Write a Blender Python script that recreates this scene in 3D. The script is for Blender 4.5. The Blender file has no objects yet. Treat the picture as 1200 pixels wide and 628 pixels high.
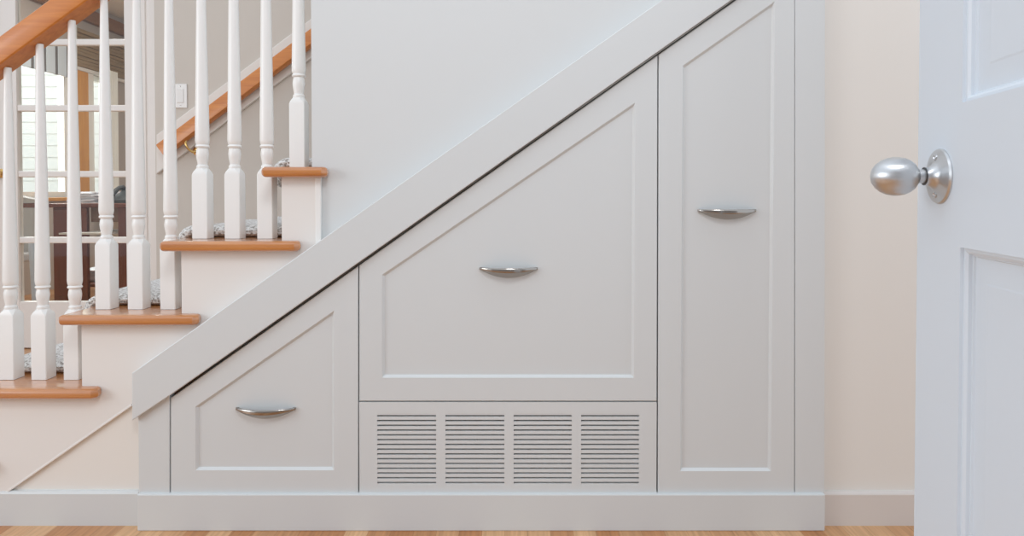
import bpy, bmesh, math, random
from mathutils import Vector, Matrix, noise
random.seed(7)
C = bpy.context.scene.collection
SC = bpy.context.scene
# ------------------------------------------------------------------ camera model
F = 775.0; PX0 = 600.0; PY0 = 238.0; PITCH = math.radians(1.04)
CAM = Vector((0, -1.69, 0.856))
def ray(px, py):
    u = (px-PX0)/F; v = (PY0-py)/F
    return Vector((u, math.cos(PITCH)+v*math.sin(PITCH), -math.sin(PITCH)+v*math.cos(PITCH)))
def at(px, py, Y):
    d = ray(px, py); t = (Y-CAM.y)/d.y
    return CAM+d*t
def atx(px, py, X):
    d = ray(px, py); t = (X-CAM.x)/d.x
    return CAM+d*t
def xz(px, py, Y):
    p = at(px, py, Y); return (p.x, p.z)

cam = bpy.data.cameras.new('camera'); co = bpy.data.objects.new('camera', cam); C.objects.link(co)
co.location = CAM; co.rotation_euler = (math.pi/2-PITCH, 0, 0)
cam.sensor_width = 36; cam.lens = 36*F/1200; cam.shift_y = -(314-PY0)/1200
cam.clip_start = 0.02
SC.camera = co

# ------------------------------------------------------------------ materials
def mat(name, col, rough=.5, metal=0, spec=.5, bump=None, vary=None, aniso=0, alpha=None, trans=0, coat=0):
    m = bpy.data.materials.new(name); m.use_nodes = True
    nt = m.node_tree; b = nt.nodes['Principled BSDF']
    b.inputs['Base Color'].default_value = (*col, 1); b.inputs['Roughness'].default_value = rough
    b.inputs['Metallic'].default_value = metal; b.inputs['Specular IOR Level'].default_value = spec
    if aniso: b.inputs['Anisotropic'].default_value = aniso
    if trans: b.inputs['Transmission Weight'].default_value = trans
    if coat: b.inputs['Coat Weight'].default_value = coat; b.inputs['Coat Roughness'].default_value = .15
    tc = nt.nodes.new('ShaderNodeTexCoord')
    if bump or vary:
        n = nt.nodes.new('ShaderNodeTexNoise')
        nt.links.new(tc.outputs['Object'], n.inputs['Vector'])
        n.inputs['Scale'].default_value = (bump or vary)[0]; n.inputs['Detail'].default_value = 3
    if bump:
        bp = nt.nodes.new('ShaderNodeBump'); bp.inputs['Strength'].default_value = bump[1]; bp.inputs['Distance'].default_value = bump[2]
        nt.links.new(n.outputs['Fac'], bp.inputs['Height']); nt.links.new(bp.outputs['Normal'], b.inputs['Normal'])
    if vary:
        n2 = nt.nodes.new('ShaderNodeTexNoise'); n2.inputs['Scale'].default_value = vary[0]
        nt.links.new(tc.outputs['Object'], n2.inputs['Vector'])
        mx = nt.nodes.new('ShaderNodeMix'); mx.data_type = 'RGBA'
        mx.inputs['A'].default_value = (*col, 1); mx.inputs['B'].default_value = (*vary[1], 1)
        nt.links.new(n2.outputs['Fac'], mx.inputs['Factor']); nt.links.new(mx.outputs['Result'], b.inputs['Base Color'])
    return m

def wood(name, c1, c2, rough=.3, scale=(2, 40, 40), coat=0):
    m = bpy.data.materials.new(name); m.use_nodes = True
    nt = m.node_tree; b = nt.nodes['Principled BSDF']
    tc = nt.nodes.new('ShaderNodeTexCoord'); mp = nt.nodes.new('ShaderNodeMapping')
    mp.inputs['Scale'].default_value = scale
    n = nt.nodes.new('ShaderNodeTexNoise'); n.inputs['Scale'].default_value = 1.6; n.inputs['Detail'].default_value = 5; n.inputs['Distortion'].default_value = .6
    r = nt.nodes.new('ShaderNodeValToRGB')
    r.color_ramp.elements[0].position = .3; r.color_ramp.elements[0].color = (*c2, 1)
    r.color_ramp.elements[1].position = .7; r.color_ramp.elements[1].color = (*c1, 1)
    nt.links.new(tc.outputs['Object'], mp.inputs['Vector']); nt.links.new(mp.outputs['Vector'], n.inputs['Vector'])
    nt.links.new(n.outputs['Fac'], r.inputs['Fac']); nt.links.new(r.outputs['Color'], b.inputs['Base Color'])
    b.inputs['Roughness'].default_value = rough
    if coat: b.inputs['Coat Weight'].default_value = coat; b.inputs['Coat Roughness'].default_value = .14; b.inputs['Coat IOR'].default_value = 1.8 if coat == 1 else 1.5
    return m

def floor_mat(name):
    m = bpy.data.materials.new(name); m.use_nodes = True
    nt = m.node_tree; b = nt.nodes['Principled BSDF']; L = nt.links.new
    tc = nt.nodes.new('ShaderNodeTexCoord'); mp = nt.nodes.new('ShaderNodeMapping')
    mp.inputs['Rotation'].default_value = (0, 0, math.radians(90)); mp.inputs['Location'].default_value = (.31, .018, 0)
    L(tc.outputs['Object'], mp.inputs['Vector'])
    br = nt.nodes.new('ShaderNodeTexBrick'); br.offset = .41; br.offset_frequency = 3
    br.inputs['Scale'].default_value = 1; br.inputs['Brick Width'].default_value = .83; br.inputs['Row Height'].default_value = .0572
    br.inputs['Mortar Size'].default_value = .0004; br.inputs['Mortar Smooth'].default_value = .3; br.inputs['Bias'].default_value = .05
    br.inputs['Color1'].default_value = (.73, .465, .255, 1); br.inputs['Color2'].default_value = (.49, .22, .085, 1)
    br.inputs['Mortar'].default_value = (.30, .14, .06, 1)
    L(mp.outputs['Vector'], br.inputs['Vector'])
    mp2 = nt.nodes.new('ShaderNodeMapping'); mp2.inputs['Scale'].default_value = (60, 3, 1); L(tc.outputs['Object'], mp2.inputs['Vector'])
    n = nt.nodes.new('ShaderNodeTexNoise'); n.inputs['Scale'].default_value = 2; n.inputs['Detail'].default_value = 6; L(mp2.outputs['Vector'], n.inputs['Vector'])
    r = nt.nodes.new('ShaderNodeValToRGB'); r.color_ramp.elements[0].position = .25; r.color_ramp.elements[0].color = (.72, .66, .6, 1)
    r.color_ramp.elements[1].position = .7; r.color_ramp.elements[1].color = (1.08, 1.05, 1.02, 1); L(n.outputs['Fac'], r.inputs['Fac'])
    mx = nt.nodes.new('ShaderNodeMix'); mx.data_type = 'RGBA'; mx.blend_type = 'MULTIPLY'; mx.inputs['Factor'].default_value = 1
    L(br.outputs['Color'], mx.inputs['A']); L(r.outputs['Color'], mx.inputs['B']); L(mx.outputs['Result'], b.inputs['Base Color'])
    b.inputs['Roughness'].default_value = .32
    return m

def siding_mat(name):
    m = bpy.data.materials.new(name); m.use_nodes = True
    b = m.node_tree.nodes['Principled BSDF']; b.inputs['Base Color'].default_value = (.9, .9, .88, 1); b.inputs['Roughness'].default_value = .6
    return m

def carpet_mat(name):
    m = bpy.data.materials.new(name); m.use_nodes = True
    nt = m.node_tree; b = nt.nodes['Principled BSDF']; L = nt.links.new
    tc = nt.nodes.new('ShaderNodeTexCoord'); n = nt.nodes.new('ShaderNodeTexNoise'); n.inputs['Scale'].default_value = 160; n.inputs['Detail'].default_value = 2
    L(tc.outputs['Object'], n.inputs['Vector'])
    r = nt.nodes.new('ShaderNodeValToRGB'); r.color_ramp.elements[0].position = .36; r.color_ramp.elements[0].color = (.33, .29, .26, 1)
    r.color_ramp.elements[1].position = .56; r.color_ramp.elements[1].color = (.95, .945, .93, 1); L(n.outputs['Fac'], r.inputs['Fac'])
    L(r.outputs['Color'], b.inputs['Base Color']); b.inputs['Roughness'].default_value = .95
    b.inputs['Sheen Weight'].default_value = .5
    bp = nt.nodes.new('ShaderNodeBump'); bp.inputs['Strength'].default_value = 1; bp.inputs['Distance'].default_value = .006
    L(n.outputs['Fac'], bp.inputs['Height']); L(bp.outputs['Normal'], b.inputs['Normal'])
    return m

def glass_mat(name):
    m = bpy.data.materials.new(name); m.use_nodes = True
    nt = m.node_tree; nt.nodes.remove(nt.nodes['Principled BSDF']); out = nt.nodes['Material Output']
    t = nt.nodes.new('ShaderNodeBsdfTransparent'); g = nt.nodes.new('ShaderNodeBsdfGlossy'); g.inputs['Roughness'].default_value = .02
    t.inputs['Color'].default_value = (.96, .98, .97, 1)
    mx = nt.nodes.new('ShaderNodeMixShader'); fr = nt.nodes.new('ShaderNodeLayerWeight'); fr.inputs['Blend'].default_value = .5
    pw = nt.nodes.new('ShaderNodeMath'); pw.operation = 'POWER'; pw.inputs[1].default_value = 4; nt.links.new(fr.outputs['Facing'], pw.inputs[0])
    ma = nt.nodes.new('ShaderNodeMath'); ma.operation = 'MULTIPLY_ADD'; ma.inputs[1].default_value = .6; ma.inputs[2].default_value = .025; nt.links.new(pw.outputs[0], ma.inputs[0])
    nt.links.new(ma.outputs[0], mx.inputs['Fac']); nt.links.new(t.outputs['BSDF'], mx.inputs[1]); nt.links.new(g.outputs['BSDF'], mx.inputs[2])
    nt.links.new(mx.outputs['Shader'], out.inputs['Surface'])
    return m

M = {}
M['grey'] = mat('grey_satin_paint', (.668, .692, .695), .42, bump=(220, .05, .0004))
M['wallgrey'] = mat('pale_grey_wall_paint', (.67, .69, .69), .7, bump=(160, .08, .0006))
M['cream'] = mat('cream_wall_paint', (.815, .785, .735), .7, bump=(160, .08, .0006))
M['creamtrim'] = mat('cream_trim_paint', (.81, .79, .76), .55, bump=(160, .05, .0004))
M['taupe'] = mat('taupe_wall_paint', (.58, .525, .465), .75, bump=(160, .08, .0006))
M['brownwall'] = mat('brown_grey_wall_paint', (.50, .44, .40), .75, bump=(160, .08, .0006))
M['white'] = mat('white_gloss_paint', (.86, .86, .84), .32)
M['stilewhite'] = mat('warm_white_paint', (.78, .74, .70), .4)
M['door'] = mat('cool_white_door_paint', (.67, .735, .80), .42, bump=(260, .04, .0004))
M['oak'] = wood('orange_oak', (.60, .235, .055), (.46, .155, .032), .28, (3, 45, 45), coat=1)
M['rail'] = wood('orange_oak_rail', (.62, .225, .042), (.49, .15, .026), .38, (3, 45, 45), coat=.25)
M['oakbright'] = wood('honey_oak', (.72, .36, .10), (.60, .26, .06), .35, (30, 30, 3))
M['darkwood'] = wood('red_brown_wood', (.17, .052, .032), (.11, .032, .02), .3, (30, 30, 2))
M['nickel'] = mat('brushed_nickel', (.38, .35, .32), .17, 1)
M['satin'] = mat('satin_chrome', (.64, .65, .66), .34, 1, aniso=.75)
M['brass'] = mat('brass', (.70, .47, .18), .25, 1)
M['dark'] = mat('dark_void_shade', (.02, .02, .02), .8)  # near-black that stands in for shade behind the vent slots
M['plastic'] = mat('white_plastic', (.80, .78, .75), .4)
M['floor'] = floor_mat('oak_strip_floor')
M['carpet'] = carpet_mat('heather_grey_carpet')
M['glass'] = glass_mat('clear_glass')
M['siding'] = siding_mat('white_siding')
M['paper'] = mat('white_paper', (.88, .90, .96), .7)
M['greyfabric'] = mat('grey_upholstery', (.42, .41, .41), .9, bump=(400, .3, .001))
M['bluebin'] = mat('pale_blue_plastic', (.50, .58, .70), .35)
M['bamboo'] = wood('bamboo_weave', (.42, .30, .17), (.25, .17, .10), .6, (3, 3, 90))
M['bluevalance'] = mat('pale_blue_cloth', (.62, .68, .74), .85)
M['black'] = mat('charcoal_plastic', (.05, .055, .06), .4)
M['ceil'] = mat('ceiling_white', (.82, .79, .74), .8)
M['curtain'] = mat('white_curtain', (.85, .83, .78), .8)

# ------------------------------------------------------------------ mesh helpers
def obj(name, bm, m, parent=None, smooth=False, loc=None):
    bmesh.ops.recalc_face_normals(bm, faces=bm.faces)
    me = bpy.data.meshes.new(name); bm.to_mesh(me); bm.free()
    o = bpy.data.objects.new(name, me); C.objects.link(o)
    me.materials.append(M[m] if isinstance(m, str) else m)
    if smooth:
        for p in me.polygons: p.use_smooth = True
        try: me.set_sharp_from_angle(angle=math.radians(35))
        except Exception: pass
    if loc is not None:                       # move origin: mesh was built in world space
        me.transform(Matrix.Translation(-Vector(loc))); o.location = loc
    if parent is not None:
        o.parent = parent
        o.matrix_parent_inverse = Matrix.Translation(-parent.location) if parent.rotation_euler.z == 0 else parent.matrix_basis.inverted()
    return o
def thing(name, label, cat, loc=(0, 0, 0), group=None, kind=None):
    o = bpy.data.objects.new(name, None); C.objects.link(o); o.location = loc; o.empty_display_size = .1
    o['label'] = label; o['category'] = cat
    if group: o['group'] = group
    if kind: o['kind'] = kind
    return o
def tag(o, label, cat, group=None, kind=None):
    o['label'] = label; o['category'] = cat
    if group: o['group'] = group
    if kind: o['kind'] = kind
    return o
def box(bm, x0, x1, y0, y1, z0, z1, bev=0):
    t = bmesh.new()
    vs = [t.verts.new((x, y, z)) for x in (x0, x1) for y in (y0, y1) for z in (z0, z1)]
    for f in ((0,1,3,2),(4,6,7,5),(0,4,5,1),(2,3,7,6),(0,2,6,4),(1,5,7,3)): t.faces.new([vs[i] for i in f])
    bmesh.ops.recalc_face_normals(t, faces=t.faces)
    if bev: bmesh.ops.bevel(t, geom=t.edges[:], offset=bev, segments=2, affect='EDGES', profile=.5)
    merge(bm, t)
def merge(bm, t, mtx=None):
    if mtx is not None: t.transform(mtx)
    me = bpy.data.meshes.new('tmp'); t.to_mesh(me); t.free(); bm.from_mesh(me); bpy.data.meshes.remove(me)
def prism(bm, poly, y0, y1, bev=0, axis='y'):
    """polygon in (x,z) swept in y (or (y,z) swept in x, or (x,y) swept in z)"""
    t = bmesh.new()
    def P(a, b, c):
        return (a, c, b) if axis == 'y' else (c, a, b) if axis == 'x' else (a, b, c)
    A = [t.verts.new(P(a, b, y0)) for a, b in poly]; B = [t.verts.new(P(a, b, y1)) for a, b in poly]
    fa = t.faces.new(A); t.faces.new(B[::-1]); n = len(poly)
    for i in range(n): t.faces.new((A[i], B[i], B[(i+1) % n], A[(i+1) % n]))
    bmesh.ops.recalc_face_normals(t, faces=t.faces)
    if bev:
        es = [e for e in t.edges if all(v in A for v in e.verts)]
        bmesh.ops.bevel(t, geom=es, offset=bev, segments=2, affect='EDGES', profile=.5)
    merge(bm, t)
def lathe(bm, prof, seg=24, mtx=None):
    """prof = [(r,z)] about z"""
    t = bmesh.new(); rings = []
    for r, z in prof:
        if r < 1e-6: rings.append([t.verts.new((0, 0, z))])
        else: rings.append([t.verts.new((r*math.cos(2*math.pi*i/seg), r*math.sin(2*math.pi*i/seg), z)) for i in range(seg)])
    for a, b in zip(rings, rings[1:]):
        for i in range(seg):
            j = (i+1) % seg
            if len(a) == 1 and len(b) == 1: continue
            if len(a) == 1: t.faces.new((a[0], b[i], b[j]))
            elif len(b) == 1: t.faces.new((a[i], a[j], b[0]))
            else: t.faces.new((a[i], a[j], b[j], b[i]))
    if len(rings[0]) > 1: t.faces.new(rings[0][::-1])
    if len(rings[-1]) > 1: t.faces.new(rings[-1])
    merge(bm, t, mtx)
def tube(bm, pts, r, seg=10):
    t = bmesh.new(); rings = []
    pts = [Vector(p) for p in pts]
    for i, p in enumerate(pts):
        d = (pts[min(i+1, len(pts)-1)]-pts[max(i-1, 0)]).normalized()
        a = d.cross(Vector((0, 0, 1)) if abs(d.z) < .9 else Vector((1, 0, 0))).normalized(); b = d.cross(a)
        rr = r[i] if isinstance(r, (list, tuple)) else r
        rings.append([t.verts.new(p+rr*(math.cos(2*math.pi*k/seg)*a+math.sin(2*math.pi*k/seg)*b)) for k in range(seg)])
    for a, b in zip(rings, rings[1:]):
        for k in range(seg): t.faces.new((a[k], a[(k+1) % seg], b[(k+1) % seg], b[k]))
    t.faces.new(rings[0][::-1]); t.faces.new(rings[-1])
    merge(bm, t)
def loops(bm, lps, cap0=True, cap1=True):
    t = bmesh.new(); R = [[t.verts.new(p) for p in l] for l in lps]; n = len(lps[0])
    for a, b in zip(R, R[1:]):
        for i in range(n): t.faces.new((a[i], a[(i+1) % n], b[(i+1) % n], b[i]))
    if cap0: t.faces.new(R[0][::-1])
    if cap1: t.faces.new(R[-1])
    merge(bm, t)
def inset(poly, d):
    """shrink a convex polygon by d"""
    n = len(poly); cx = sum(p[0] for p in poly)/n; cz = sum(p[1] for p in poly)/n
    L = []
    for i in range(n):
        a = Vector(poly[i]); b = Vector(poly[(i+1) % n]); e = (b-a).normalized(); nn = Vector((-e.y, e.x))
        if (Vector((cx, cz))-a).dot(nn) < 0: nn = -nn
        L.append((a+nn*d, e))
    out = []
    for i in range(n):
        p, u = L[i-1]; q, v = L[i]
        den = u.x*v.y-u.y*v.x; s = ((q-p).x*v.y-(q-p).y*v.x)/den
        out.append(tuple(p+u*s))
    return out
def B(): return bmesh.new()
def struct(name, bm, m, label, cat, **k):
    o = obj(name, bm, m, **k); return tag(o, label, cat, kind='structure')

# ================================================================== SETTING
YF = -.030      # cabinet door faces
YT = -.045      # sloped trim face
YK = -.040      # toe board face
CEIL = 3.0
bm = B(); box(bm, -6.0, 3.0, -3.2, 6.2, -.05, 0)
struct('floor', bm, 'floor', 'orange oak strip floor along the foot of the cabinets', 'floor')

def trim_top(px): return 437-.704*(px-154.5)
def trim_bot(px): return 463.2-.704*(px-199)
def trim_mid(px): return (trim_top(px)+trim_bot(px))/2

# upper wall above the sloped board
bm = B()
xl1 = at(365, 100, 0).x; xl2 = at(375, 250, 0).x; RISE = .1863; Z0 = -.0146
def zt(k): return RISE*k+Z0
poly = [(xl1, CEIL), (xl1, zt(5)-.004), (xl2, zt(5)-.004), xz(375, trim_mid(375), 0), xz(880, trim_mid(880), 0), (at(967, 300, YF).x-.002, xz(967, trim_mid(880), 0)[1]), (at(967, 300, YF).x-.002, CEIL)]
prism(bm, poly, 0, .11)
struct('wall_front', bm, 'wallgrey', 'smooth pale grey wall above the sloped board over the cabinets', 'wall')
bm = B(); box(bm, at(967, 300, YF).x-.001, 1.9, 0, .11, 0, CEIL)
struct('wall_right', bm, 'cream', 'cream wall strip between the cabinets and the open door', 'wall')
# cream wall below the diagonal
def diag(px): return 581-.6968*px
bm = B()
ra = Vector(xz(180, diag(180)-8, 0)); rb = Vector(xz(0, diag(0)-8, 0)); rs = (ra.y-rb.y)/(ra.x-rb.x)
prism(bm, [(rb.x-(rb.y-.004)/rs, 0), (ra.x, 0), tuple(ra), (rb.x-(rb.y-.004)/rs, .004)], 0, .03)
struct('wall_left', bm, 'cream', 'cream triangle of wall under the stair stringer, left of the cabinets', 'wall')
# baseboards
def base_profile(h): return [(0, 0), (-.013, 0), (-.013, h-.006), (-.0105, h-.002), (-.006, h), (0, h)]
h = at(80, 576, -.012).z
bm = B(); prism(bm, base_profile(h), -1.66, at(162, 600, -.013).x, axis='x')
struct('baseboard_left', bm, 'grey', 'pale grey baseboard below the stairs, left of the cabinet plinth', 'baseboard')
h = at(1000, 577, -.012).z
bm = B(); prism(bm, base_profile(h), at(967, 600, YK).x-.002, 1.9, axis='x')
struct('baseboard_right', bm, mat('baseboard_warm_grey', (.70, .655, .62), .45), 'pale baseboard right of the cabinets behind the open door', 'baseboard')
# sloped trim board
bm = B()
xe = at(1000, 100, YT).x
prism(bm, [xz(154.5, trim_top(154.5), YT), xz(154.5, 493, YT), xz(199, trim_bot(199), YT), xz(1000, trim_bot(1000), YT), xz(1000, trim_top(1000), YT)], YT, -.001, bev=.002)
struct('trim_1', bm, 'grey', 'grey sloped board running up over the cabinets along the stair line', 'trim')

# ================================================================== CABINET
cab = thing('understair_cabinet', 'built-in pale grey cabinet under the stairs with drawers, tall door and slotted vent', 'cabinet', (0.05, YF, 0))
XL = at(162, 500, YF).x; XR = at(967, 500, YF).x
zk = at(560, 579.5, YK).z
def gap(px): return 465.2-.704*(px-199)
# carcass behind the fronts, coloured dark to stand for shade in the gaps
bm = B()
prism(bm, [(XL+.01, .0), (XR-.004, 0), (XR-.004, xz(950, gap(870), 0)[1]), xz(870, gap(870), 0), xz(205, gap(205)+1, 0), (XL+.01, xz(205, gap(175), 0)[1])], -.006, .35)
obj('carcass', bm, mat('carcass_gap_shade', (.25, .25, .25), .7), cab)
bm = B()
prism(bm, [(XL, zk-.002), xz(198.6, 585, YF)[0:1]+(zk-.002,), xz(198.6, gap(198.6)-6, YF), xz(162, gap(162)-6, YF)], YF, -.004, bev=.0012)
obj('stile', bm, 'grey', cab)
bm = B()
prism(bm, [(at(931.8, 585, YF).x, zk-.002), (XR, zk-.002), xz(967, gap(967)+1, YF), xz(931.8, gap(931.8)+1, YF)], YF, -.001, bev=.0012)
obj('stile', bm, 'grey', cab)
bm = B(); box(bm, at(160.5, 600, YK).x, at(967, 600, YK).x, YK, -.001, 0, zk, .0025)
obj('plinth', bm, 'grey', cab)

def front(name, outer, inner, dz=.0):
    o = [xz(*p, YF) for p in outer]; i = [xz(*p, YF) for p in inner]
    def lp(poly, y): return [(a, y, b) for a, b in poly]
    bm = B()
    loops(bm, [lp(o, -.008), lp(o, YF+.0015), lp(inset(o, .0015), YF), lp(i, YF), lp(inset(i, .0006), YF+.0005), lp(inset(i, .0058), YF+.0062), lp(inset(i, .0064), YF+.0066)])
    return obj(name, bm, 'grey', cab)
def handle(parent, px0, px1, py):
    """crescent bow pull: flat bright band on top, underside sweeping back to the front"""
    yb = YF+.0066
    a = at(px0, py, yb); b = at(px1, py, yb); W = (b.x-a.x)/2; cx = (a.x+b.x)/2; z = a.z
    bm = B(); lps = []; n = 28
    for k in range(n+1):
        s = -1+2*k/n; c = max(0, 1-s*s)
        w = .16+.84*c; p = .005+.024*c**.85
        x = cx+W*s
        bnd = .0045+.0070*c; H = .005+.021*c
        prof = [(p-.005, .0), (p-.001, .0), (p, -.001), (p+.0012*c, -bnd*.5), (p, -bnd), (p-.0015, -bnd-.0006), (p*.72, -bnd-(H-bnd)*.62), (p*.36+.001, -H), (p*.36-.0015, -H+.0008), (p*.62-.003, -bnd-(H-bnd)*.5), (p-.006, -bnd)]
        lps.append([(x, yb-q, z+r) for q, r in prof])
    loops(bm, lps)
    for s in (-1, 1):
        t = bmesh.new()
        xx = cx+s*(W-.004)
        box(bm, xx-.0035, xx+.0035, yb-.007, yb+.001, z-.006, z+.0003, .0012)
    h = obj('handle', bm, 'nickel', parent, smooth=True); h['label'] = 'brushed nickel crescent pull'
    return h
d1 = front('drawer', [(200, gap(200)+2), (419.6, gap(419.6)+2), (419.6, 578), (200, 578)], [(229, 476.5), (391.5, 364), (391.5, 551), (229, 551)])
handle(d1, 277, 347, 477)
d2 = front('drawer', [(421.0, gap(421.0)+2), (770.6, gap(770.6)+2), (769.6, 469.9), (421.0, 469.9)], [(447.5, 322), (744.5, 120), (743, 442.5), (447.5, 442.5)])
handle(d2, 562, 630, 313)
d3 = front('door', [(772.0, gap(772.0)+2), (931.4, gap(931.4)+2), (931, 578), (771, 578)], [(800, 77), (908, 1.5), (903.5, 552), (797, 552)])
handle(d3, 817.5, 885.5, 245)
# vent panel with real slots, four grilles
X0 = at(421.0, 520, YF).x; X1 = at(769.4, 520, YF).x; zb = at(590, 577.5, YF).z; ztp = at(590, 471.2, YF).z
cols = [(442, 511), (522, 591), (602, 670), (681, 749)]
z_hi = at(590, 484.6, YF).z; z_lo = at(590, 568.4, YF).z
cx = [(at(a, 520, YF).x, at(b, 520, YF).x) for a, b in cols]
bm = B()
box(bm, X0, X1, YF, -.008, z_hi, ztp); box(bm, X0, X1, YF, -.008, zb, z_lo)
edges = [X0]+[v for c in cx for v in c]+[X1]
for k in range(0, len(edges), 2): box(bm, edges[k], edges[k+1], YF, -.008, z_lo, z_hi)
bmesh.ops.remove_doubles(bm, verts=bm.verts, dist=1e-5)
vent = obj('vent_panel', bm, 'grey', cab)
for a, b in cx:
    bm = B(); n = 15; pitch = (z_hi-z_lo)/n; s = .0042
    for k in range(n+1):
        zc = z_hi-k*pitch
        z1 = zc if k == 0 else zc+(.5*pitch-.5*s)-pitch*.0
        # bars between slot centres at z_hi-(k+.5)*pitch
        top = z_hi if k == 0 else z_hi-(k-.5)*pitch-s/2
        bot = z_lo if k == n else z_hi-(k+.5)*pitch+s/2
        box(bm, a-.001, b+.001, YF+.0005, YF+.010, bot, top)
    obj('grille', bm, 'grey', vent)
bm = B(); box(bm, X0+.01, X1-.01, -.0075, -.0065, zb+.01, ztp-.01)  # added black sheet, paints the shade seen through the slots
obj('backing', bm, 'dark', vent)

# ================================================================== STAIRS
RUN = .2565
def nose(k): return -.8835+(k-4)*RUN
def riser(k): return nose(k)+.041
st = thing('staircase', 'cream painted staircase with orange oak treads climbing to the right', 'staircase', (-1.0, .6, 0))
WY = 1.41
TH = .026
for k in range(1, 8):
    bm = B()
    xr = riser(k+1)
    # slab + return nosing as one bullnosed board
    ypts = .0
    t = bmesh.new()
    xend = xr+(.0535 if k > 1 else .030) if k < 5 else at(382, 200, -.04).x
    if k <= 5:
        pl = [(nose(k), WY-.002), (nose(k), -.034), (nose(k)+.006, -.04), (xend-.012, -.04), (xend, -.028), (xend-.004, -.009), (xr+.004, -.009), (xr+.004, WY-.002)]
        if k == 5: pl = [(nose(k), WY-.002), (nose(k), -.034), (nose(k)+.006, -.04), (xend-.012, -.04), (xend, -.028), (xend-.004, -.001), (xl1-.001, -.001), (xl1-.001, .112), (xr+.004, .112), (xr+.004, WY-.002)]
    else:
        pl = [(nose(k), WY-.002), (nose(k), .112), (xr+.004, .112), (xr+.004, WY-.002)]
    A = [t.verts.new((x, y, zt(k)-TH)) for x, y in pl]; Bv = [t.verts.new((x, y, zt(k))) for x, y in pl]
    t.faces.new(A[::-1]); t.faces.new(Bv); n = len(pl)
    for i in range(n): t.faces.new((A[i], A[(i+1) % n], Bv[(i+1) % n], Bv[i]))
    bmesh.ops.recalc_face_normals(t, faces=t.faces)
    es = []
    lim = n-3 if k <= 5 else 1
    for i in range(lim):
        for R in (A, Bv):
            e = t.edges.get((R[i], R[i+1]))
            if e: es.append(e)
    bmesh.ops.bevel(t, geom=es, offset=.0105, segments=4, affect='EDGES', profile=.5)
    merge(bm, t)
    obj('tread', bm, 'oak', st, smooth=True)
    bm = B(); box(bm, riser(k), riser(k)+.016, .012 if k <= 5 else .112, WY-.002, (zt(k-1) if k > 1 else 0), zt(k)-TH)
    obj('riser', bm, 'creamtrim', st)
# stringer
YS = -.008
bm = B(); poly = []
for k in range(1, 6):
    poly += [(riser(k), zt(k-1) if k > 1 else 0.0), (riser(k), zt(k)-TH+.001)]
xw = at(372.5, 250, YS).x
poly += [(xw, zt(5)-TH+.001), xz(372.5, trim_mid(372.5)+4, YS), xz(160, diag(160), YS), xz(6, diag(6), YS)]
pz = poly[-1]; slope = (poly[-1][1]-poly[-2][1])/(poly[-1][0]-poly[-2][0])
poly[0] = (riser(1), 0); poly.append((pz[0]-(pz[1]-.001)/slope, .001))
prism(bm, poly, YS, .012)
sg = obj('stringer', bm, 'creamtrim', st)
bm = B()
a = xz(153, diag(153), YS-.004); c = (poly[-1])
def off(p, d): return (p[0]+.57*d, p[1]-.82*d)
prism(bm, [off(a, -.001), off(c, -.001), off(c, .004), off(a, .004)], YS-.0015, 0, bev=.001)
obj('bead', bm, 'creamtrim', st)
bm = B(); prism(bm, [(at(369.5, 250, YS-.004).x, zt(5)-TH), (at(376, 250, YS-.004).x, zt(5)-TH), xz(376, trim_mid(376), YS-.004), xz(369.5, trim_mid(369.5), YS-.004)], YS-.004, -.001, bev=.0015)
obj('corner_bead', bm, 'white', st)

# carpet runner over treads and risers
path = []   # (x, z, nx, nz)
def arc(cx_, cz_, r, a0, a1, n):
    for i in range(n+1):
        a_ = math.radians(a0+(a1-a0)*i/n); path.append((cx_+r*math.cos(a_), cz_+r*math.sin(a_), math.cos(a_), math.sin(a_)))
for k in range(1, 8):
    z0 = zt(k-1) if k > 1 else 0
    for i in range(9):
        path.append((riser(k)-.002, z0+.004+(zt(k)-TH-.006-z0)*i/8, -1, 0))
    arc(nose(k)+.013, zt(k)-.013, .0150, 250, 90, 8)
    for i in range(1, 15):
        x = nose(k)+.016+(riser(k+1)-.008-nose(k)-.016)*i/14
        path.append((x, zt(k)+.0015, 0, 1))
t = .029; sec = [(.115, .02), (.104, .25), (.102, .6), (.110, .88), (.125, 1.02)]+[(.13+.09*i, 1.0) for i in range(1, 12)]+[(1.16, .6), (1.16, 0)]
lps = []
for i, (x, z, nx, nz) in enumerate(path):
    l = []
    for (y, w) in sec:
        j = noise.noise(Vector((x*40, y*18, z*40)))*.004
        yy = y+(noise.noise(Vector((x*60, 3.1, z*60)))*.006 if y < .13 else 0)
        d = t*w+(j if w > .2 else 0)
        l.append((x+nx*d, yy, z+nz*d))
    lps.append(l)
bm = B(); loops(bm, lps)
o = obj('carpet_runner', bm, 'carpet', None, smooth=True)
tag(o, 'heather grey carpet runner laid up the middle of the stairs behind the balusters', 'carpet')

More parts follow.
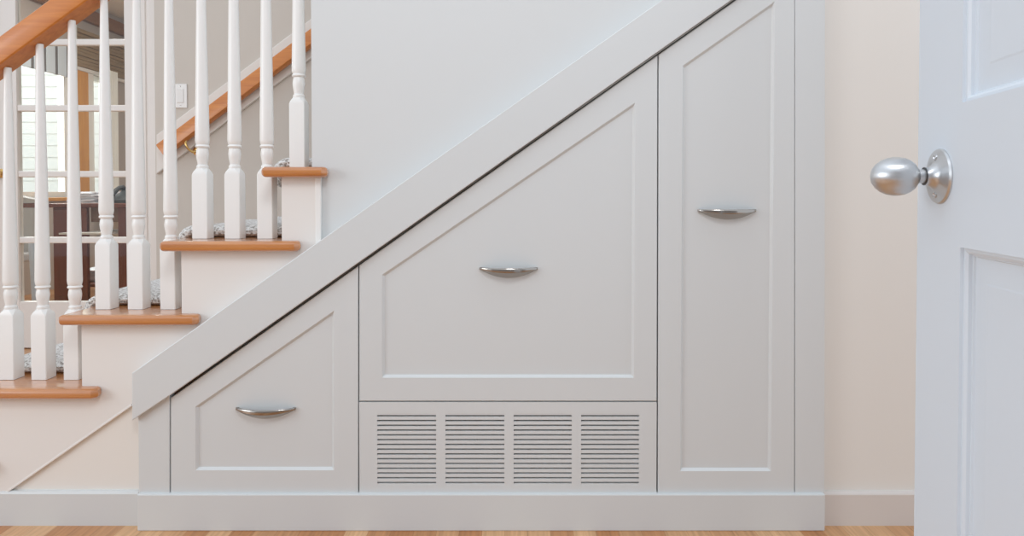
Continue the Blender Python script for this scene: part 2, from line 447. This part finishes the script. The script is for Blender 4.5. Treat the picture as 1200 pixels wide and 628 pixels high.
# ================================================================== BALUSTRADE
bal = thing('balustrade', 'white turned balusters under an orange oak handrail on the stairs', 'balustrade', (-1.0, .064, zt(2)))
YB = .064
def rail_z(x): return 1.245+.7263*(x+1.2475)
def baluster(x, k):
    bm = B(); z0 = zt(k)+.0006; H = .020
    top = rail_z(x)-.001
    # square foot with chamfered shoulders
    hb = .172
    t = bmesh.new(); L = []
    def sq(h, z, c): return [(-h+c, -h, z), (h-c, -h, z), (h, -h+c, z), (h, h-c, z), (h-c, h, z), (-h+c, h, z), (-h, h-c, z), (-h, -h+c, z)]
    c = .0015
    loops(bm, [sq(H, 0, c), sq(H, hb-.004, c), sq(H*.93, hb+.003, .004), sq(H*.80, hb+.010, .009), sq(H*.70, hb+.0135, .0085)])
    b0 = hb+.0125
    prof = [(.0145, b0), (.0155, b0+.004), (.0145, b0+.008), (.0120, b0+.010), (.0128, b0+.016), (.0152, b0+.030), (.0160, b0+.038), (.0150, b0+.048), (.0132, b0+.054), (.0165, b0+.0555), (.0180, b0+.0585), (.0165, b0+.0615), (.0150, b0+.063), (.0166, b0+.066), (.0180, b0+.075)]
    zr = top-z0; zb_ = b0+.075
    for i in range(1, 9):
        f = i/8; prof.append((.0180-(.0180-.0088)*f, zb_+(zr-zb_)*f))
    lathe(bm, prof, 20)
    for v in bm.verts: v.co += Vector((x, YB, z0))
    return obj('baluster', bm, 'white', bal, smooth=True)
for j in range(-9, 4):
    x = -.82+.0855*j
    k = 4+math.floor(j/3)
    if x < -1.62 or x > -.53: continue
    baluster(x, k)
bm = B(); xn = -1.765
box(bm, xn-.045, xn+.045, YB-.045, YB+.045, 0, rail_z(-1.72)+.16, .003); box(bm, xn-.058, xn+.058, YB-.058, YB+.058, rail_z(-1.72)+.16, rail_z(-1.72)+.185, .006)
obj('newel_post', bm, 'white', bal)
# handrail: moulded profile swept along the slope
bm = B(); lps = []
prof = [(-.029, .000), (-.032, .003), (-.033, .010), (-.033, .048), (-.031, .056), (-.025, .061), (-.012, .064), (.012, .064), (.025, .061), (.031, .056), (.033, .048), (.033, .010), (.032, .003), (.029, .0), (.012, -.001), (-.012, -.001)]
sl = math.atan(.7263)
for x in (-1.72, -1.2, -.52):
    lps.append([(x-h_*math.sin(sl), YB+w, rail_z(x)+h_*math.cos(sl)) for w, h_ in prof])
loops(bm, lps)
o = obj('handrail', bm, 'rail', bal, smooth=True); o['label'] = 'orange oak handrail'

# ================================================================== FAR STAIR WALL
YW = WY
xs = at(182, 160, YW).x
bm = B(); box(bm, xs, 1.9, YW, 1.86, 0, CEIL)
struct('wall_stair', bm, 'taupe', 'taupe wall along the far side of the stairs behind the balusters', 'wall')
YH = YW-.05
wr = thing('wall_handrail', 'orange oak handrail on a pale backing board fixed to the far stair wall', 'handrail', at(280, 110, YW))
bm = B()
yb = YW-.018
prism(bm, [xz(183, 158, yb), xz(183, 204, yb), xz(420, 26, yb), xz(420, -20, yb)], yb, YW-.0005, bev=.004)
o = obj('backing_board', bm, mat('pale_board_paint', (.74, .70, .65), .5), wr); o['label'] = 'pale painted backing board'
bm = B(); A = at(190, 176, YH); E = at(420, 3.5, YH); d = (E-A).normalized(); up = Vector((-d.z, 0, d.x)); lps = []
pr = [(-.024, -.026), (-.024, .020), (-.018, .030), (0, .034), (.018, .030), (.024, .020), (.024, -.026), (.012, -.033), (-.012, -.033)]
for p in (A, E): lps.append([tuple(p+up*b_+Vector((0, a_, 0))) for a_, b_ in pr])
loops(bm, lps); o = obj('rail', bm, 'rail', wr, smooth=True); o['label'] = 'orange oak rail'
for px_, py_ in ((222, 165), ):
    bm = B()
    p0 = at(px_+9, py_+12, YW-.02)
    tube(bm, [p0, p0+Vector((-.012, -.018, -.006)), p0+Vector((-.026, -.032, .008)), p0+Vector((-.036, -.034, .030)), p0+Vector((-.038, -.033, .052))], [.006, .0055, .005, .005, .006], 10)
    lathe(bm, [(.001, 0), (.020, 0), (.020, .004), (.012, .008), (.001, .009)], 20, Matrix.Translation(p0+Vector((0, .002, 0)))@Matrix.Rotation(math.pi/2, 4, 'X'))
    o = obj('bracket', bm, 'brass', wr, smooth=True); o['label'] = 'brass bracket'
sw = thing('light_switch', 'white light switch plate on the far stair wall above the handrail', 'light switch', at(212, 112, YW))
a = at(204.5, 98.5, YW); b = at(219.8, 126.5, YW)
bm = B(); box(bm, a.x, b.x, YW-.006, YW-.0003, b.z, a.z, .002); obj('plate', bm, 'plastic', sw)
cx_ = (a.x+b.x)/2; cz_ = (a.z+b.z)/2
bm = B(); box(bm, cx_-.015, cx_+.015, YW-.009, YW-.0055, cz_-.032, cz_+.032, .0015); obj('rocker', bm, mat('switch_rocker', (.74, .72, .69), .35), sw)
for s in (-1, 1):
    bm = B(); lathe(bm, [(.001, 0), (.003, 0), (.003, .001), (.001, .0014)], 10, Matrix.Translation((cx_, YW-.0055, cz_+s*.045))@Matrix.Rotation(math.pi/2, 4, 'X')); obj('screw', bm, 'nickel', sw)

# ================================================================== FRENCH DOOR
YD = 1.88
gl = at(20.5, 200, YD).x; gr = at(147, 200, YD).x; dl = gl-.118; dr = gr+.098
zg0 = at(80, 353.5, YD).z; zg1 = at(80, -29, YD).z; ztop = zg1+.115
fd = thing('door_2', 'white ten-pane glazed door at the left beyond the balusters', 'door', ((dl+dr)/2, YD, 0), kind='structure')
bm = B()
for x0, x1, z0, z1 in ((dl, gl, .006, ztop), (gr, dr, .006, ztop), (gl, gr, .006, zg0), (gl, gr, zg1, ztop)): box(bm, x0, x1, YD, YD+.04, z0, z1, .003)
obj('frame', bm, 'stilewhite', fd)
rows = [at(80, r, YD).z for r in (281.5, 204, 126.5, 49)]
xm = at(84, 200, YD).x
bm = B()
for r in rows: box(bm, gl-.002, gr+.002, YD+.004, YD+.036, r-.017, r+.017, .006)
box(bm, xm-.017, xm+.017, YD+.004, YD+.036, zg0-.002, zg1+.002, .006)
obj('muntins', bm, 'stilewhite', fd)
zz = [zg0]+rows+[zg1]
for i in range(5):
    for x0, x1 in ((gl, xm-.017), (xm+.017, gr)):
        bm = B(); z0 = zz[i]+(.017 if i else 0); z1 = zz[i+1]-(.017 if i < 4 else 0)
        box(bm, x0, x1, YD+.018, YD+.021, z0, z1); obj('glass_pane', bm, 'glass', fd)
p = at(2, 203, YD)
bm = B(); lathe(bm, [(.001, 0), (.024, 0), (.024, .004), (.010, .008), (.009, .022), (.016, .026), (.026, .036), (.027, .046), (.020, .056), (.001, .060)], 24, Matrix.Translation(p)@Matrix.Rotation(math.pi/2, 4, 'X'))
o = obj('door_knob', bm, 'brass', fd, smooth=True); o['label'] = 'brass knob'
# casing + wall around it
bm = B()
prism(bm, [(dr+.004, 1.862), (dr+.010, 1.850), (dr+.030, 1.850), (dr+.034, 1.856), (dr+.055, 1.844), (dr+.085, 1.844), (dr+.085, 1.879), (dr+.004, 1.879)], 0, ztop+.08, axis='z')
prism(bm, [(dl-.004, 1.862), (dl-.010, 1.850), (dl-.030, 1.850), (dl-.034, 1.856), (dl-.055, 1.844), (dl-.085, 1.844), (dl-.085, 1.879), (dl-.004, 1.879)], 0, ztop+.08, axis='z')
box(bm, dl-.004, dr+.004, 1.85, 1.879, ztop+.006, ztop+.08)
struct('trim_2', bm, 'stilewhite', 'white casing boards around the glazed door beyond the stairs', 'trim')
bm = B()
box(bm, -6.0, dl-.004, YD, YD+.10, 0, CEIL); box(bm, dr+.004, 1.9, YD, YD+.10, 0, CEIL); box(bm, dl-.004, dr+.004, YD, YD+.10, ztop+.006, CEIL)
struct('wall_hall', bm, 'taupe', 'wall around the glazed door beyond the stairs', 'wall')

# ================================================================== OFFICE BEYOND
XO = -4.0; YO = 5.6
# left wall with two window openings
zs, zh = .80, 1.97
wa = [(2.3, 4.34), (4.62, 4.94)]
bm = B()
box(bm, XO-.12, XO, YD+.10, YO, 0, zs); box(bm, XO-.12, XO, YD+.10, YO, zh, 2.75)
box(bm, XO-.12, XO, YD+.10, wa[0][0], zs, zh); box(bm, XO-.12, XO, wa[0][1], wa[1][0], zs, zh); box(bm, XO-.12, XO, wa[1][1], YO, zs, zh)
struct('wall_office', bm, 'brownwall', 'brown grey side wall of the room seen through the glazed door', 'wall')
bm = B(); box(bm, XO-.12, 1.9, YO, YO+.1, 0, 2.75)
struct('wall_back', bm, 'brownwall', 'brown grey back wall of the room beyond the glazed door', 'wall')
bm = B(); box(bm, XO-.12, 1.9, YD+.10, YO, 2.62, 2.72)
struct('ceiling', bm, 'ceil', 'cream ceiling of the room beyond the glazed door', 'ceiling')
bm = B(); box(bm, XO, XO+.05, YD+.12, YO-.01, 2.44, 2.56, .006)
struct('trim_3', bm, wood('brown_beam', (.30, .15, .07), (.22, .10, .05), .5, (30, 3, 30)), 'brown wooden picture rail high on the side wall beyond the glazed door', 'trim')
bm = B(); box(bm, XO, XO+.03, YD+.12, YO-.01, zh-.004, zh+.03, .004)
struct('trim_4', bm, 'stilewhite', 'pale head trim running above the windows beyond the glazed door', 'trim')
for i, (y0, y1) in enumerate(wa):
    w = thing('window_%d' % (i+1), ('large white window with siding outside, left of the honey oak casing', 'narrow window right of the honey oak casing beyond the glazed door')[i], 'window', (XO, (y0+y1)/2, zs), kind='structure')
    bm = B()
    for a_, b_, c_, d_ in ((y0, y0+.05, zs, zh), (y1-.05, y1, zs, zh), (y0+.05, y1-.05, zs, zs+.05), (y0+.05, y1-.05, zh-.05, zh)):
        box(bm, XO-.10, XO-.04, a_, b_, c_, d_)
    obj('sash', bm, 'white', w)
    bm = B(); box(bm, XO-.072, XO-.068, y0+.05, y1-.05, zs+.05, zh-.05); obj('glass_pane', bm, 'glass', w)
    bm = B(); box(bm, XO-.12, XO+.04, y0-.05, y1+.05, zs-.03, zs, .005)
    obj('sill', bm, 'oakbright', w)
    if i == 1:
        bm = B(); box(bm, XO+.0005, XO+.03, y0-.25, y0-.09, zs, zh-.006, .004)
        o = obj('casing', bm, 'oakbright', w); o['label'] = 'honey oak casing board'
        bm = B(); box(bm, XO+.0005, XO+.022, y0-.089, y0, zs, zh-.006, .002); o = obj('inner_casing', bm, 'stilewhite', w); o['label'] = 'cream painted inner casing'
# blinds
sh = thing('window_valance', 'pale blue valance with dark stripes at the head of the larger window', 'valance', (XO+.03, 3.5, zh))
bm = B()
for k in range(13):
    y = 2.35+k*.145; box(bm, XO+.034, XO+.05, y, y+.11, zh-.10, zh+.20, .004)
obj('cloth', bm, 'bluevalance', sh)
bm = B()
for k in range(13):
    y = 2.35+k*.145+.105; box(bm, XO+.032, XO+.046, y, y+.044, zh-.10, zh+.20)
obj('stripes', bm, mat('dark_stripe_cloth', (.16, .15, .15), .8), sh)
bs = thing('bamboo_shade', 'brown woven bamboo shade above the honey oak casing', 'window shade', (XO+.03, 4.8, zh))
bm = B()
for k in range(9):
    z = zh+.034+k*.034; box(bm, XO+.004+.01*(k % 3 == 0), XO+.024+.01*(k % 3 == 0), 4.30, 5.35, z, z+.031, .003)
obj('slats', bm, 'bamboo', bs)
bm = B(); box(bm, XO+.002, XO+.05, 4.28, 5.37, zh+.34, zh+.375, .004); obj('headrail', bm, 'bamboo', bs)
cu = B(); lps = []
for i in range(41):
    y = 4.63+.22*i/40; dx = .022*math.sin(i*.95)
    lps.append((XO+.10+dx, y))
t = bmesh.new(); A = [t.verts.new((x, y, .35)) for x, y in lps]; Bv = [t.verts.new((x, y, 2.02)) for x, y in lps]
A2 = [t.verts.new((x+.008, y, .35)) for x, y in lps]; B2 = [t.verts.new((x+.008, y, 2.02)) for x, y in lps]
for i in range(40):
    t.faces.new((A[i], A[i+1], Bv[i+1], Bv[i])); t.faces.new((A2[i], B2[i], B2[i+1], A2[i+1])); t.faces.new((A[i], A2[i], A2[i+1], A[i+1])); t.faces.new((Bv[i], Bv[i+1], B2[i+1], B2[i]))
t.faces.new((A[0], Bv[0], B2[0], A2[0])); t.faces.new((A[-1], A2[-1], B2[-1], Bv[-1]))
merge(cu, t)
tag(obj('curtain', cu, 'curtain', smooth=True), 'white curtain hanging beside the narrow window beyond the glazed door', 'curtain')

# neighbour's sided house outside
nh = thing('neighbor_house', 'white clapboard house wall seen outside through the windows', 'house', (-7.2, 7.4, -.5))
bm = B()
for k in range(34):
    z = -.6+k*.16
    prism(bm, [(7.40, z), (7.345, z-.0), (7.357, z+.16), (7.40, z+.16)], -10.5, -4.3, axis='x')
obj('siding', bm, 'siding', nh)
bm = B(); box(bm, -10.5, -4.3, 7.4, 7.5, -.6, 4.84); obj('wall', bm, 'siding', nh)
bm = B(); box(bm, -12, -4.13, 1.0, 7.3, -.65, -.6)
struct('ground', bm, mat('grass_ground', (.45, .45, .40), .9), 'strip of ground outside the windows', 'ground')

# desk
dk = thing('desk', 'dark red-brown wooden desk with open knee space beyond the glazed door', 'desk', (-2.9, 3.4, 0))
y0 = 3.2; xa = at(62, 250, y0).x; zd = .765
xr_ = xa+1.5
bm = B(); box(bm, xa-.02, xr_, y0-.02, y0+.62, zd-.03, zd, .006); obj('desktop', bm, 'darkwood', dk)
xb = at(81, 250, y0).x; xc = at(101.5, 250, y0).x
bm = B(); box(bm, xa, xc, y0, y0+.035, .0, zd-.03, .004); obj('pedestal', bm, 'darkwood', dk)
bm = B(); box(bm, xa+.012, xb, y0-.012, y0, .08, zd-.05, .004); obj('door', bm, 'darkwood', dk)
xd = at(138, 250, y0).x
bm = B(); box(bm, xd, xr_-.02, y0, y0+.58, .0, zd-.03, .004); obj('pedestal', bm, 'darkwood', dk)
bm = B(); box(bm, xc, xd, y0+.05, y0+.075, zd-.14, zd-.03); obj('apron', bm, mat('mid_brown_wood', (.20, .11, .07), .4), dk)
bm = B(); box(bm, at(73, 250, y0-.1).x, xd, y0-.14, y0-.013, zd-.222, zd-.21); box(bm, xc+.002, xd, y0-.02, y0+.4, zd-.222, zd-.21); obj('keyboard_tray', bm, mat('pale_tray', (.62, .60, .56), .3), dk)
bm = B(); box(bm, xa+.02, xd, y0+.56, y0+.58, .0, zd-.03); obj('back_panel', bm, mat('tan_panel', (.62, .47, .33), .5), dk)
bm = B(); box(bm, xa+.03, xd, y0+.0355, y0+.559, .14, .16); obj('shelf', bm, 'darkwood', dk)
def paper_stack(name, label, x, y, z, n, w=.21, d=.29):
    bm = B(); zz_ = z
    for i in range(n):
        t = bmesh.new(); box(t, -w/2, w/2, -d/2, d/2, 0, .006); m_ = Matrix.Translation((x+random.uniform(-.02, .02), y+random.uniform(-.02, .02), zz_))@Matrix.Rotation(random.uniform(-.25, .25), 4, 'Z')
        merge(bm, t, m_); zz_ += .0062
    return tag(obj(name, bm, 'paper'), label, 'papers')
paper_stack('paper_stack', 'loose pile of white papers on the desktop, left of the dark telephone', xc-.07, y0+.22, zd+.0005, 14, .21, .28)
paper_stack('paper_stack', 'pile of white papers on the low shelf in the knee space of the desk', xc-.09, y0+.32, .1605, 14, .18, .26)
ph = thing('telephone', 'charcoal desk telephone behind the papers on the desktop', 'telephone', (xd+.03, y0+.2, zd))
px_ = xd-.06
bm = B(); prism(bm, [(y0+.10, zd+.0005), (y0+.30, zd+.0005), (y0+.30, zd+.085), (y0+.27, zd+.10), (y0+.10, zd+.025)], px_-.06, px_+.07, axis='x', bev=.003); obj('body', bm, 'black', ph)
bm = B(); tube(bm, [(px_-.06, y0+.13, zd+.06), (px_-.06, y0+.14, zd+.075), (px_-.06, y0+.22, zd+.115), (px_-.06, y0+.27, zd+.12), (px_-.06, y0+.28, zd+.105)], [.022, .02, .016, .02, .022], 10); obj('handset', bm, 'black', ph, smooth=True)
# chair + bin on the left
ch = thing('chair', 'grey upholstered chair with dark red wooden top rail, left of the desk', 'chair', (-3.35, 3.0, 0))
yc = 2.62; x0 = at(12, 250, yc).x; x1 = at(41, 250, yc).x
ztc = at(30, 230, yc).z
bm = B(); box(bm, x0, x1, yc, yc+.06, .44, ztc-.06, .015); obj('backrest', bm, 'greyfabric', ch)
bm = B(); box(bm, x0-.01, x1+.01, yc-.005, yc+.065, ztc-.075, ztc-.045, .006); obj('top_rail', bm, 'darkwood', ch)
bm = B(); prism(bm, [(x0, ztc-.046), (x1, ztc-.046), (x1, ztc-.020), (x0, ztc+.012)], yc+.0, yc+.06, bev=.004); obj('headrest', bm, 'greyfabric', ch)
bm = B(); box(bm, x0, x1, yc-.42, yc+.02, .40, .46, .015); obj('seat', bm, 'greyfabric', ch)
for sx in (x0+.02, x1-.02):
    for sy in (yc-.40, yc+.03):
        bm = B(); box(bm, sx-.018, sx+.018, sy-.018, sy+.018, 0, .405, .003); obj('leg', bm, 'darkwood', ch)
bm = B(); za = at(30, 270, yc-.3).z
tube(bm, [(x0+.0, yc-.02, za), (x0+.02, yc-.30, za+.01), (x1-.05, yc-.34, za), (x1-.03, yc-.30, za-.03)], .012, 10); obj('armrest', bm, 'white', ch, smooth=True)
yn = 2.08; pb = at(31, 345, yn)
bm = B(); xc_ = pb.x
hb0 = at(31, 286, yn).z
lathe(bm, [(.001, .0), (.030, 0), (.026, .012), (.022, .03), (.042, hb0), (.045, hb0+.004), (.042, hb0+.006), (.037, hb0), (.018, .03), (.001, .03)], 28, Matrix.Translation((xc_, yn+.09, 0)))
tag(obj('floor_vase', bm, 'bluebin', smooth=True), 'tall slim pale blue vase standing behind the lowest left pane of the glazed door', 'vase')

# ================================================================== FOREGROUND DOOR
AL = math.atan((748-PX0)/F)
dep = .82
P0 = Vector((.503, CAM.y+dep, 0)); T = Vector((-math.sin(AL), -math.cos(AL), 0)); N = Vector((-math.cos(AL), math.sin(AL), 0))
door_m = Matrix(((T.x, N.x, 0, P0.x), (T.y, N.y, 0, P0.y), (0, 0, 1, 0), (0, 0, 0, 1)))   # local: x along door from free edge, y out of the visible face
fd1 = thing('door_1', 'open pale blue-white panelled door at the right edge with round nickel knob', 'door', P0, kind='structure')
DW = .762; DH = 2.03; ST = .116; DT = .035
zl1 = None
def zrow(px, py):
    d = ray(px, py)
    # intersect with door plane
    t_ = (P0-CAM).dot(N)/d.dot(N); return (CAM+d*t_)
c1 = zrow(1127.5, 120); c2 = zrow(1126.5, 290)
ST = (Vector((c1.x, c1.y, 0))-Vector((P0.x, P0.y, 0))).dot(T)
zA = c1.z; zB = c2.z
panels = [(ST, DW/2-.045, zA, 1.90), (DW/2+.045, DW-ST, zA, 1.90), (ST, DW/2-.045, .24, zB), (DW/2+.045, DW-ST, .24, zB)]
bm = B()
def q(x0, x1, z0, z1):                     # frame members, full thickness
    box(bm, x0, x1, -DT, 0, z0, z1)
xs_ = [0, ST, DW/2-.045, DW/2+.045, DW-ST, DW]; zs_ = [.01, .24, zB, zA, 1.90, DH]
for i in range(5):
    for j in range(5):
        if i in (1, 3) and j in (1, 3): continue
        q(xs_[i], xs_[i+1], zs_[j], zs_[j+1])
bmesh.ops.remove_doubles(bm, verts=bm.verts, dist=1e-5)
seen = {}
for f in list(bm.faces):
    key = tuple(sorted(v.index for v in f.verts)) if False else tuple(sorted((round(v.co.x, 5), round(v.co.y, 5), round(v.co.z, 5)) for v in f.verts))
    seen.setdefault(key, []).append(f)
bmesh.ops.delete(bm, geom=[f for fs in seen.values() if len(fs) > 1 for f in fs], context='FACES_ONLY')
for x0, x1, z0, z1 in panels:
    for s in (1, -1):
        def lp(d, y):
            yy = -y if s == 1 else -DT+y
            return [(x0+d, yy, z0+d), (x1-d, yy, z0+d), (x1-d, yy, z1-d), (x0+d, yy, z1-d)]
        loops(bm, [lp(0, 0), lp(.0006, .0032), lp(.0035, .0034), lp(.0062, .0056), lp(.0070, .0090), lp(.0085, .0092), lp(.0095, .0112), lp(.0112, .0112), lp(.034, .0102), lp(.036, .0098)], cap0=False)
bm.transform(door_m)
leaf = obj('leaf', bm, 'door', fd1)
# knob
pr = zrow(1102, 206.5); zkx = (Vector((pr.x, pr.y, 0))-Vector((P0.x, P0.y, 0))).dot(T)
KM = door_m@Matrix.Translation((zkx, 0, pr.z))@Matrix.Rotation(-math.pi/2, 4, 'X')    # local z -> out of the face
bm = B()
lathe(bm, [(.001, .0), (.0315, 0), (.0318, .0015), (.0305, .0035), (.027, .0048), (.0165, .0062), (.0135, .0085), (.0115, .0115), (.0104, .0142), (.0102, .0165), (.001, .0165)], 48, KM)
rose = obj('rose', bm, 'satin', fd1, smooth=True); rose['label'] = 'round satin nickel backplate'
for a_ in (60, 240):
    rr = .0215; bm = B()
    sm = KM@Matrix.Translation((rr*math.cos(math.radians(a_+30)), rr*math.sin(math.radians(a_+30)), .0050))
    lathe(bm, [(.0012, -.001), (.0038, -.001), (.0038, .0012), (.0026, .0018), (.0013, .0006), (.0, .0006)], 14, sm); obj('screw', bm, 'satin', rose, smooth=True)
bm = B()
e = [(.0, .0735), (.0045, .0730), (.0095, .0712), (.0145, .0675), (.0185, .0625), (.0212, .0565), (.0226, .0500), (.0226, .0445), (.0214, .0385), (.0190, .0330), (.0155, .0285), (.0115, .0256), (.0090, .0243), (.0081, .0234), (.0080, .0160)]
lathe(bm, [(r_, z_) for r_, z_ in e[::-1]], 48, KM)
kn = obj('knob', bm, 'satin', fd1, smooth=True); kn['label'] = 'egg-shaped satin nickel knob'
bm = B(); lathe(bm, [(.0083, .0167), (.0104, .0167), (.0104, .0174), (.0083, .0174)], 32, KM); obj('collar', bm, 'black', kn, smooth=True)

# ================================================================== HALL BEHIND
bm = B(); box(bm, -3.2, 3.0, -3.75, -3.65, 0, 2.6)  # unseen wall, added so the metal pulls mirror something darker than sky
struct('wall_rear', bm, mat('hall_brown_grey_paint', (.36, .34, .33), .7), 'unseen brown grey hall wall opposite the stairs, added to darken reflections', 'wall')
# ================================================================== LIGHT
w = bpy.data.worlds.new('world'); SC.world = w; w.use_nodes = True
bg = w.node_tree.nodes['Background']; bg.inputs['Color'].default_value = (.89, .96, 1.05, 1); bg.inputs['Strength'].default_value = .98
def area(name, loc, tgt, size, power, col=(1, 1, 1)):
    l = bpy.data.lights.new(name, 'AREA'); l.shape = 'SQUARE'; l.size = size; l.energy = power; l.color = col
    o = bpy.data.objects.new(name, l); C.objects.link(o); o.location = loc
    o.rotation_euler = (Vector(tgt)-Vector(loc)).to_track_quat('-Z', 'Y').to_euler(); return o
area('hall_ceiling_light', (.15, -2.1, 2.7), (.25, 0, .5), .6, 16, (.98, .98, 1))
area('hall_window_daylight', (-3.6, -1.9, 1.5), (.6, -.6, 1.0), 1.3, 30, (.93, .97, 1))
area('office_fill_light', (-2.7, 3.1, 2.58), (-2.9, 3.2, 0), .5, 32, (1, .95, .88))  # added fill that brightens the office, not an actual lamp
area('office_daylight', (XO-1.2, 4.0, 2.2), (-2.5, 3.2, .6), 1.4, 140, (1, .98, .95))
area('yard_daylight', (-7.5, 4.2, 4.2), (-6.3, 7.4, 1.2), 2.0, 85, (1, .98, .94))
SC.view_settings.view_transform = 'Standard'; SC.view_settings.look = 'None'; SC.view_settings.gamma = 1
SC.view_settings.use_curve_mapping = False; SC.view_settings.exposure = .12
